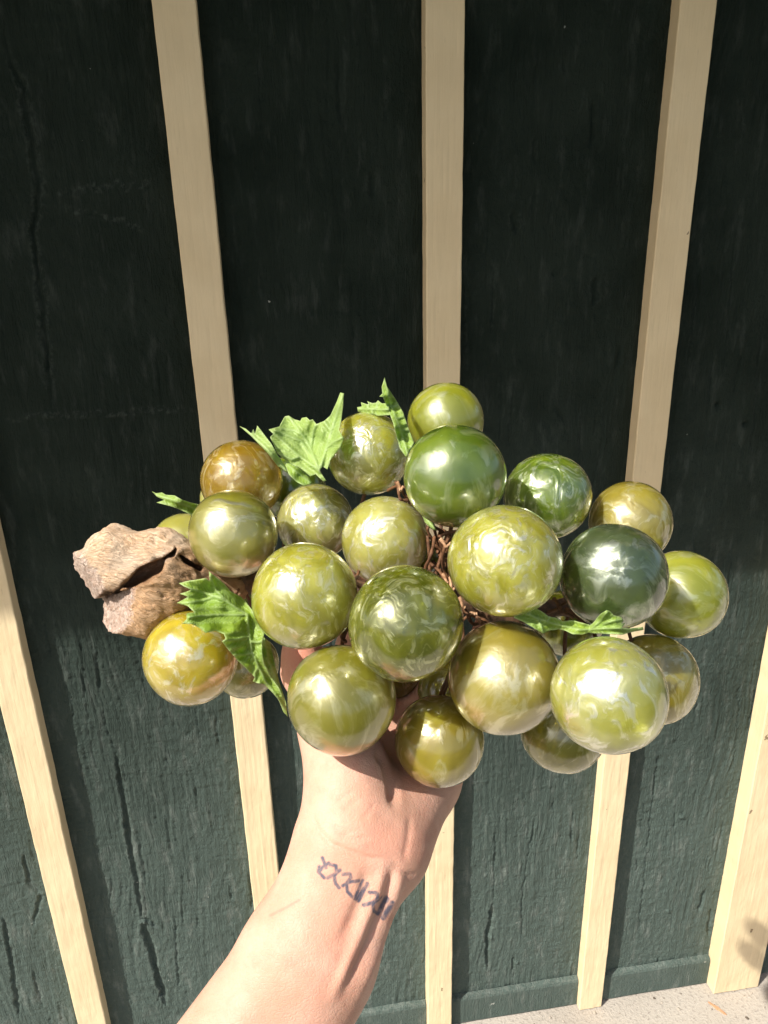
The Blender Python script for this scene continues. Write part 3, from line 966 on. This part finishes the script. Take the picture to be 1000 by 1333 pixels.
def tube(name, pts, rads, mat, parent, base, sides=8):
    pts = np.asarray(pts, float)
    n = len(pts)
    T = np.gradient(pts, axis=0); T /= np.linalg.norm(T, axis=1)[:, None]
    ref = np.array([.31, .77, .55])
    V = []
    for i in range(n):
        u = np.cross(T[i], ref); u /= np.linalg.norm(u); v = np.cross(T[i], u)
        for k in range(sides):
            a = 2*math.pi*k/sides
            V.append(pts[i]+rads[i]*(u*math.cos(a)+v*math.sin(a)))
    F = []
    for i in range(n-1):
        for k in range(sides):
            a = i*sides+k; b = i*sides+(k+1) % sides
            F.append((a, b, b+sides, a+sides))
    F += [tuple(range(sides))[::-1], tuple(range((n-1)*sides, n*sides))]
    return obj(name, V, F, mat, parent, True, base)

def curve_pts(ctrl, n):
    """Catmull-Rom through control points"""
    c = [np.asarray(p, float) for p in ctrl]
    c = [2*c[0]-c[1]]+c+[2*c[-1]-c[-2]]
    out = []
    segs = len(c)-3
    for s in np.linspace(0, segs-1e-6, n):
        i = int(s); t = s-i
        p0, p1, p2, p3 = c[i:i+4]
        out.append(.5*((2*p1)+(-p0+p2)*t+(2*p0-5*p1+4*p2-p3)*t*t+(-p0+3*p1-3*p2+p3)*t**3))
    return np.array(out)

bpts = curve_pts([at(285, 762, .425), at(370, 745, .428), at(460, 770, .424), at(560, 765, .420), at(650, 800, .418), at(740, 790, .420), at(800, 800, .42)], 60)
brad = np.linspace(.0085, .0045, 60)*(1+.16*np.sin(np.arange(60)*1.7)+.1*np.sin(np.arange(60)*.6))
tube('inner_twig', bpts, brad, M_INNER, cluster, CL_BASE, 10)
wr = np.random.default_rng(5)
for i, (p, R) in enumerate(GP):
    q = branch_point(p)+wr.normal(size=3)*.004
    d = q-p; L = np.linalg.norm(d); d /= L
    a = p+d*R*.93
    mid = (a+q)/2+wr.normal(size=3)*.006
    pts = curve_pts([a, mid, q], 14)
    tube('wire_stem', pts, np.full(14, .0011), M_WIRE, cluster, CL_BASE, 6)

def curl(ctrl, r, mat, name, n=40, wig=.0012, rev=7):
    pts = curve_pts(ctrl, n)
    k = np.arange(n)
    w = np.stack([np.sin(k*2*math.pi*rev/n), np.cos(k*2*math.pi*rev/n), np.sin(k*2*math.pi*rev/n+1)], 1)*wig
    tube(name, pts+w, np.full(n, r)*(1+.12*np.sin(k*.7)), mat, cluster, CL_BASE, 6)

# bundled paper-wrapped wires seen in the gaps between the grapes
GAPS = [
 [(566, 700, .398), (560, 722, .392), (556, 745, .398), (575, 770, .400)],
 [(585, 700, .386), (577, 716, .384), (580, 745, .395), (590, 775, .392)],
 [(560, 735, .400), (578, 752, .390), (592, 778, .385), (604, 798, .388)],
 [(602, 790, .384), (612, 808, .382), (625, 812, .385), (640, 815, .395)],
 [(596, 815, .392), (612, 800, .390), (628, 806, .386), (645, 822, .390)],
 [(590, 860, .390), (582, 880, .386), (574, 905, .390), (560, 930, .400)],
 [(505, 640, .418), (520, 632, .410), (528, 645, .412), (536, 660, .415)],
 [(515, 628, .408), (522, 648, .408), (540, 655, .41)],
 [(468, 742, .405), (462, 756, .398), (470, 770, .396)],
 [(720, 780, .385), (732, 795, .383), (745, 805, .386)],
 [(712, 800, .388), (728, 790, .386), (740, 785, .39)],
 [(450, 838, .392), (446, 828, .388), (458, 815, .39)],
 [(640, 690, .40), (600, 690, .398), (570, 700, .40)],
]
for k_ in range(16):      # a tangle of thin wires through the middle of the bunch
    x_, y_ = wr.uniform(565, 600), wr.uniform(700, 800)
    GAPS.append([(x_+wr.uniform(-16, 16), y_+wr.uniform(-45, 45), wr.uniform(.40, .42)) for q in range(3)])
for g_ in GAPS:
    curl([at(*q) for q in g_], .0009, M_WIRE, 'wire_bundle', 40, .0005, 1.3)
KN_ = [((573, 702, .380), (588, 708, .381)), ((576, 748, .384), (584, 760, .382)), ((586, 752, .384), (592, 768, .382)), ((598, 778, .380), (606, 792, .380)),
       ((612, 800, .379), (622, 800, .379)), ((622, 806, .378), (630, 812, .379)), ((517, 628, .402), (526, 634, .402)), ((466, 750, .392), (472, 762, .392))]
for a, b in KN_:
    A, B = at(*a), at(*b)
    curl([A, (A+B)/2+(wr.normal(size=3))*.001, B], .0009, M_RAFFIA, 'raffia_knot', 20, .0003, 1.0)

# ------------------------------------------------------------------ leaves
def mat_leaf():
    m = NT('plastic_leaf')
    co = m.coord()
    v = m.attr('vein'); ed = m.attr('rim'); tint = m.attr('tint')
    a = m.noise(co, 60, 4)
    base = m.mix(m.ramp(a, .3, .7), col(.24, .40, .016), col(.36, .51, .036))
    base = m.mix(tint, base, col(.50, .63, .23))
    base = m.mix(m.math('MULTIPLY', v, .7), base, col(.60, .76, .36))
    base = m.mix(m.math('MULTIPLY', ed, .55), base, col(.62, .72, .40))
    nor = m.bump(m.math('ADD', m.noise(co, 330, 4, .6, 1.0), m.math('MULTIPLY', v, .6)), .45, .0012)
    m.set(Base_Color=base, Roughness=.42, Normal=nor, Specular_IOR_Level=.5)
    tr = m.n('BsdfTranslucent'); m.put(tr.inputs['Color'], m.mix(.45, base, col(.42, .62, .04))); m.put(tr.inputs['Normal'], nor)
    mx = m.n('MixShader'); mx.inputs[0].default_value = .5
    m.t.links.new(m.p.outputs[0], mx.inputs[1]); m.t.links.new(tr.outputs[0], mx.inputs[2])
    m.t.links.new(mx.outputs[0], m.t.nodes['Material Output'].inputs[0])
    return m.m
M_LEAF = mat_leaf()

def blade(name, poly, depth, veins, parent=None, base=None, tint=0.0, fold=None, relief=.0009, label=None):
    """leaf blade: outline, depth control points (px, py, z), veins (polylines). Built as a curved sheet with real thickness."""
    poly = np.array(poly, float)
    # densify outline, add fine teeth
    pts = []
    for i in range(len(poly)):
        a, b = poly[i], poly[(i+1) % len(poly)]
        k = max(1, int(np.linalg.norm(b-a)/3.0))
        for t in range(k): pts.append(a+(b-a)*t/k)
    pts = np.array(pts); nb = len(pts)
    lo, hi = pts.min(0), pts.max(0)
    st = 1.7
    gx, gy = np.meshgrid(np.arange(lo[0], hi[0], st), np.arange(lo[1], hi[1], st*.87))
    gx = gx+((np.arange(gx.shape[0]) % 2)*st/2)[:, None]
    q = np.stack([gx.ravel(), gy.ravel()], 1)
    # inside test
    ins = np.zeros(len(q), bool)
    for i in range(nb):
        x1, y1 = pts[i]; x2, y2 = pts[(i+1) % nb]
        c = ((y1 > q[:, 1]) != (y2 > q[:, 1])) & (q[:, 0] < (x2-x1)*(q[:, 1]-y1)/(y2-y1+1e-12)+x1)
        ins ^= c
    dd, _, _ = seg_dist(q[:, 0], q[:, 1], [tuple(p) for p in pts]+[tuple(pts[0])])
    q = q[ins & (dd > 1.0)]
    allp = np.concatenate([pts, q])
    r = delaunay_2d_cdt([Vector(p) for p in allp], [], [list(range(nb))], 1, 1e-4)
    P2 = np.array([v[:] for v in r[0]]); F = [tuple(f) for f in r[2]]
    # depth: smooth interpolation of the control points
    dc = np.array(depth, float)
    w = 1/(((P2[:, None, :]-dc[None, :, :2])**2).sum(-1)+40)**1.3
    z = (w*dc[None, :, 2]).sum(1)/w.sum(1)
    vd = np.full(len(P2), 99.0); vd2 = np.full(len(P2), 99.0)
    for vv in veins:
        d_, _, _ = seg_dist(P2[:, 0], P2[:, 1], vv); vd = np.minimum(vd, d_)
        # side veins leaving at an angle, every few millimetres
        arr = [np.array(q, float) for q in vv]
        for a_, b_ in zip(arr[:-1], arr[1:]):
            L_ = np.linalg.norm(b_-a_)
            if L_ < 12: continue
            u_ = (b_-a_)/L_; n_ = np.array([-u_[1], u_[0]])
            for t_ in np.arange(4, L_, 5.0):
                for sg in (-1, 1):
                    p_ = a_+u_*t_
                    d2, _, _ = seg_dist(P2[:, 0], P2[:, 1], [tuple(p_), tuple(p_+(u_*.8+n_*sg)*6), tuple(p_+(u_*1.2+n_*sg)*11)])
                    vd2 = np.minimum(vd2, d2)
    z = z-relief*np.exp(-(vd/2.6)**2)+.0009*np.sin(np.minimum(vd, 16)*.42)
    rd, _, _ = seg_dist(P2[:, 0], P2[:, 1], [tuple(p) for p in pts]+[tuple(pts[0])])
    z = z+.0012*(fbm(P2[:, 0]/9, P2[:, 1]/9, 33, 3)-.5)
    W = np.stack([(P2[:, 0]-500)/FPX*z, (666.5-P2[:, 1])/FPX*z, z], 1)
    # give it thickness
    T = .0003
    n = len(W)
    Nf = np.zeros_like(W)
    for f in F:
        nn = np.cross(W[f[1]]-W[f[0]], W[f[2]]-W[f[0]])
        for k in f: Nf[k] += nn
    Nf /= np.maximum(np.linalg.norm(Nf, axis=1), 1e-12)[:, None]
    if Nf[:, 2].mean() > 0:
        Nf = -Nf; F = [f[::-1] for f in F]
    V = np.concatenate([W, W-Nf*T])
    ed = {}
    for f in F:
        for k in range(len(f)):
            a, b = f[k], f[(k+1) % len(f)]
            ed[(a, b)] = 1
    side = [(b, a, a+n, b+n) for (a, b) in ed if (b, a) not in ed]
    FF = F+[tuple(k+n for k in f[::-1]) for f in F]+side
    par = parent if parent is not None else cluster
    o = obj(name, cam2world(V), FF, M_LEAF, par, True, CL_BASE)
    vs = np.maximum(np.exp(-(vd/1.4)**2), .55*np.exp(-(vd2/.9)**2)); rs = np.exp(-(rd/1.3)**2)
    set_attr(o.data, 'vein', np.concatenate([vs, vs])); set_attr(o.data, 'rim', np.concatenate([rs, rs]))
    set_attr(o.data, 'tint', np.full(2*n, tint))
    if label: o['label'] = label
    return o

# leaf by the amber grape: broad blade, a dark fold below and a narrow curled lobe
A = blade('leaf', [(361, 590), (352, 569), (356, 565), (350, 559), (364, 555), (371, 542), (376, 541), (384, 546), (391, 548), (393, 544), (399, 543), (403, 547), (407, 546), (412, 552), (422, 548), (430, 541), (438, 524), (443, 511), (448, 512), (447, 526), (444, 547), (441, 560), (448, 571), (442, 584), (430, 599), (426, 611), (420, 607), (416, 613), (425, 626), (421, 627), (411, 617), (404, 620), (391, 609), (375, 603), (369, 597)],
  [(440, 515, .418), (448, 570, .388), (418, 610, .396), (375, 545, .414), (352, 565, .400), (372, 598, .398), (405, 570, .410), (425, 560, .402)],
  [[(416, 613), (400, 575), (376, 543)], [(416, 613), (428, 570), (446, 514)], [(416, 613), (385, 590), (354, 562)], [(404, 585), (408, 560), (411, 553)], [(396, 568), (384, 560), (366, 558)], [(392, 594), (380, 598), (366, 592)], [(424, 583), (434, 575), (444, 570)], [(408, 598), (392, 574), (358, 560)], [(430, 560), (424, 552), (422, 549)]],
  tint=.5, label='broad pale green leaf beside the amber grape')
blade('leaf_fold', [(369, 600), (376, 602), (391, 610), (401, 620), (408, 630), (396, 632), (386, 627), (376, 617)], [(370, 600, .3985), (400, 615, .4005), (396, 631, .388), (380, 620, .389)], [[(370, 602), (404, 628)]], parent=A, tint=.05)
blade('leaf_lobe', [(312, 555), (320, 558), (327, 564), (330, 559), (332, 565), (335, 554), (339, 559), (352, 576), (362, 593), (369, 602), (375, 616), (362, 607), (349, 591), (336, 577), (326, 567)], [(312, 555, .402), (335, 560, .394), (350, 585, .390), (372, 608, .3965)], [[(318, 558), (345, 582), (372, 612)]], parent=A, tint=.7)
# small twisted tip left of the olive grape
blade('leaf', [(198, 640), (203, 642), (211, 641), (216, 644), (227, 645), (238, 651), (250, 655), (262, 658), (254, 672), (245, 668), (234, 663), (220, 658), (204, 654), (214, 651), (205, 647)], [(198, 640, .425), (215, 655, .420), (235, 650, .415), (238, 662, .424), (258, 664, .428)], [[(203, 644), (228, 652), (258, 664)]], tint=.1, label='small twisted leaf tip above the driftwood')
# large drooping leaf over the amber-yellow grape
Cc = blade('leaf', [(233, 759), (247, 756), (268, 753), (273, 757), (272, 744), (281, 751), (292, 760), (301, 770), (314, 777), (319, 782), (328, 794), (335, 810), (344, 825), (342, 832), (341, 848), (344, 864), (353, 882), (364, 897), (371, 913), (375, 933), (369, 927), (362, 909), (353, 900), (344, 891), (335, 889), (329, 887), (332, 882), (323, 873), (310, 860), (299, 848), (289, 835), (294, 831), (292, 825), (281, 821), (268, 824), (259, 817), (249, 812), (237, 812), (243, 806), (243, 798), (254, 797), (245, 789), (230, 785), (245, 777), (234, 773), (249, 768)],
  [(233, 759, .372), (231, 785, .372), (272, 746, .366), (270, 775, .379), (300, 795, .377), (320, 785, .384), (245, 806, .359), (268, 822, .362), (295, 815, .371), (335, 815, .383), (300, 845, .369), (325, 850, .379), (342, 845, .377), (335, 885, .382), (355, 890, .386), (374, 930, .392), (290, 833, .362)],
  [[(322, 800), (290, 780), (236, 762)], [(322, 800), (280, 800), (246, 803)], [(322, 800), (328, 850), (345, 885), (372, 925)], [(298, 784), (282, 770), (274, 750)], [(326, 828), (310, 832), (292, 834)], [(330, 850), (318, 852), (306, 853)], [(336, 868), (332, 876), (331, 884)], [(328, 835), (336, 836), (342, 834)], [(280, 776), (262, 782), (236, 785)]],
  tint=.12, label='large toothed leaf drooping over the amber-yellow grape')
blade('leaf_fold', [(343, 829), (352, 837), (357, 859), (364, 889), (372, 913), (374, 930), (371, 913), (364, 897), (353, 882), (344, 864), (341, 848)], [(343, 830, .379), (356, 850, .392), (366, 893, .394), (343, 855, .379), (374, 930, .3925)], [[(344, 832), (350, 860), (370, 910)]], parent=Cc, tint=.2)
# upright folded leaf and toothed one behind it
D = blade('leaf', [(501, 491), (504, 503), (516, 521), (525, 537), (531, 555), (539, 576), (534, 586), (529, 596), (521, 584), (517, 568), (512, 550), (504, 529), (499, 517), (494, 516), (498, 512), (497, 503)], [(501, 492, .420), (500, 515, .402), (515, 525, .416), (514, 555, .394), (530, 560, .410), (530, 592, .402), (522, 545, .412)], [[(500, 494), (510, 530), (523, 565), (531, 592)], [(516, 545), (525, 542)], [(520, 560), (532, 560)], [(512, 530), (518, 526)]], tint=.10, label='upright folded leaf between two top grapes')
blade('leaf_lobe', [(466, 536), (465, 530), (471, 529), (470, 524), (477, 526), (480, 526), (478, 522), (485, 525), (490, 524), (492, 521), (497, 525), (505, 525), (509, 540), (492, 541), (479, 539)], [(466, 532, .424), (485, 530, .418), (506, 532, .409)], [[(467, 532), (506, 533)], [(478, 532), (479, 524)], [(490, 532), (491, 524)], [(484, 532), (485, 538)]], parent=D, tint=.35)
# leaf among the right-hand grapes: two raised lobes and a flat middle
E_ = blade('leaf', [(669, 804), (672, 797), (673, 790), (680, 787), (691, 789), (703, 795), (714, 802), (727, 806), (733, 809), (746, 808), (768, 814), (772, 811), (782, 799), (790, 794), (795, 796), (799, 801), (809, 803), (812, 808), (809, 812), (814, 811), (810, 817), (818, 819), (837, 816), (838, 820), (822, 823), (811, 826), (790, 825), (766, 824), (758, 826), (745, 825), (737, 821), (728, 819), (718, 820), (707, 825), (696, 818), (682, 810)],
  [(670, 800, .3425), (682, 789, .3405), (705, 800, .346), (700, 817, .341), (725, 812, .349), (745, 812, .354), (748, 823, .345), (768, 818, .350), (775, 812, .345), (789, 796, .336), (800, 812, .338), (812, 806, .342), (836, 818, .350), (790, 824, .343)],
  [[(757, 820), (720, 812), (674, 795)], [(757, 820), (785, 818), (834, 818)], [(768, 820), (782, 808), (790, 797)], [(700, 804), (704, 814), (707, 823)], [(690, 800), (690, 790)], [(786, 812), (798, 808), (810, 806)], [(712, 809), (716, 804)]],
  tint=.15, label='wavy leaf tucked between the right-hand grapes')
blade('leaf', [(548, 667), (554, 669), (562, 678), (569, 691), (562, 689), (553, 680)], [(550, 668, .402), (568, 690, .400)], [[(550, 669), (567, 690)]], tint=.3, label='sliver of leaf under the smooth green grape')
print('objects', len(scene.objects))

# ------------------------------------------------------------------ grit and a splinter on the concrete
def build_debris():
    r = np.random.default_rng(21)
    bm = bmesh.new()
    for k in range(420):
        x, y = r.uniform(-.5, 1.2), -.02-abs(r.normal())*.07
        if k % 3 == 0: y = -r.uniform(.03, .5)
        sz = abs(r.normal())*.0011+.0006
        mtx = Matrix.Translation((x, y, sz*.3)) @ Matrix.Rotation(r.uniform(0, 6), 4, 'Z') @ Matrix.Diagonal((sz*r.uniform(.7, 1.8), sz, sz*.7, 1))
        bmesh.ops.create_icosphere(bm, subdivisions=1, radius=1.0, matrix=mtx)
    me = bpy.data.meshes.new('grit'); bm.to_mesh(me); bm.free()
    m = NT('grit_mix'); m.set(Base_Color=m.mix(m.ramp(m.noise(m.coord(), 60, 2), .4, .6), col(.10, .08, .06), col(.42, .37, .31)), Roughness=.95)
    o = link('grit', me, m.m); o['kind'] = 'stuff'
    o['label'] = 'fine grit scattered on the concrete along the foot of the wall'; o['category'] = 'grit'
    # splinter
    def floor_pt(px, py, z):
        d = rt*((px-500)/FPX)+up*((666.5-py)/FPX)+fw
        return CAM+d*((z-CAM[2])/d[2])
    a, b = floor_pt(922, 1304, .0015), floor_pt(946, 1321, .0015)
    u = b-a; L = np.linalg.norm(u); u /= L; n = np.array([-u[1], u[0], 0])
    V = []
    N = 9
    for i in range(N):
        t = i/(N-1); w = .0028*(1-.75*abs(2*t-1)**2)*(1+.3*math.sin(i*2.1)); hgt = .0018*(1-.6*abs(2*t-1))
        c = a+u*L*t
        V += [c-n*w+np.array([0, 0, -.0012]), c+n*w+np.array([0, 0, -.0012]), c+n*w*.8+np.array([0, 0, hgt]), c-n*w*.8+np.array([0, 0, hgt+.0004*math.sin(i)])]
    F = []
    for i in range(N-1):
        for k in range(4):
            p = i*4+k; q = i*4+(k+1) % 4
            F.append((p, q, q+4, p+4))
    F += [(3, 2, 1, 0), tuple(range((N-1)*4, N*4))]
    m = NT('splinter_wood'); m.set(Base_Color=m.mix(m.noise(m.coord(), 300, 3), col(.36, .17, .08), col(.55, .33, .19)), Roughness=.8)
    o = obj('wood_splinter', V, F, m.m)
    o['label'] = 'thin orange-brown wood splinter on the concrete beside the wide cream trim board'; o['category'] = 'splinter'
build_debris()
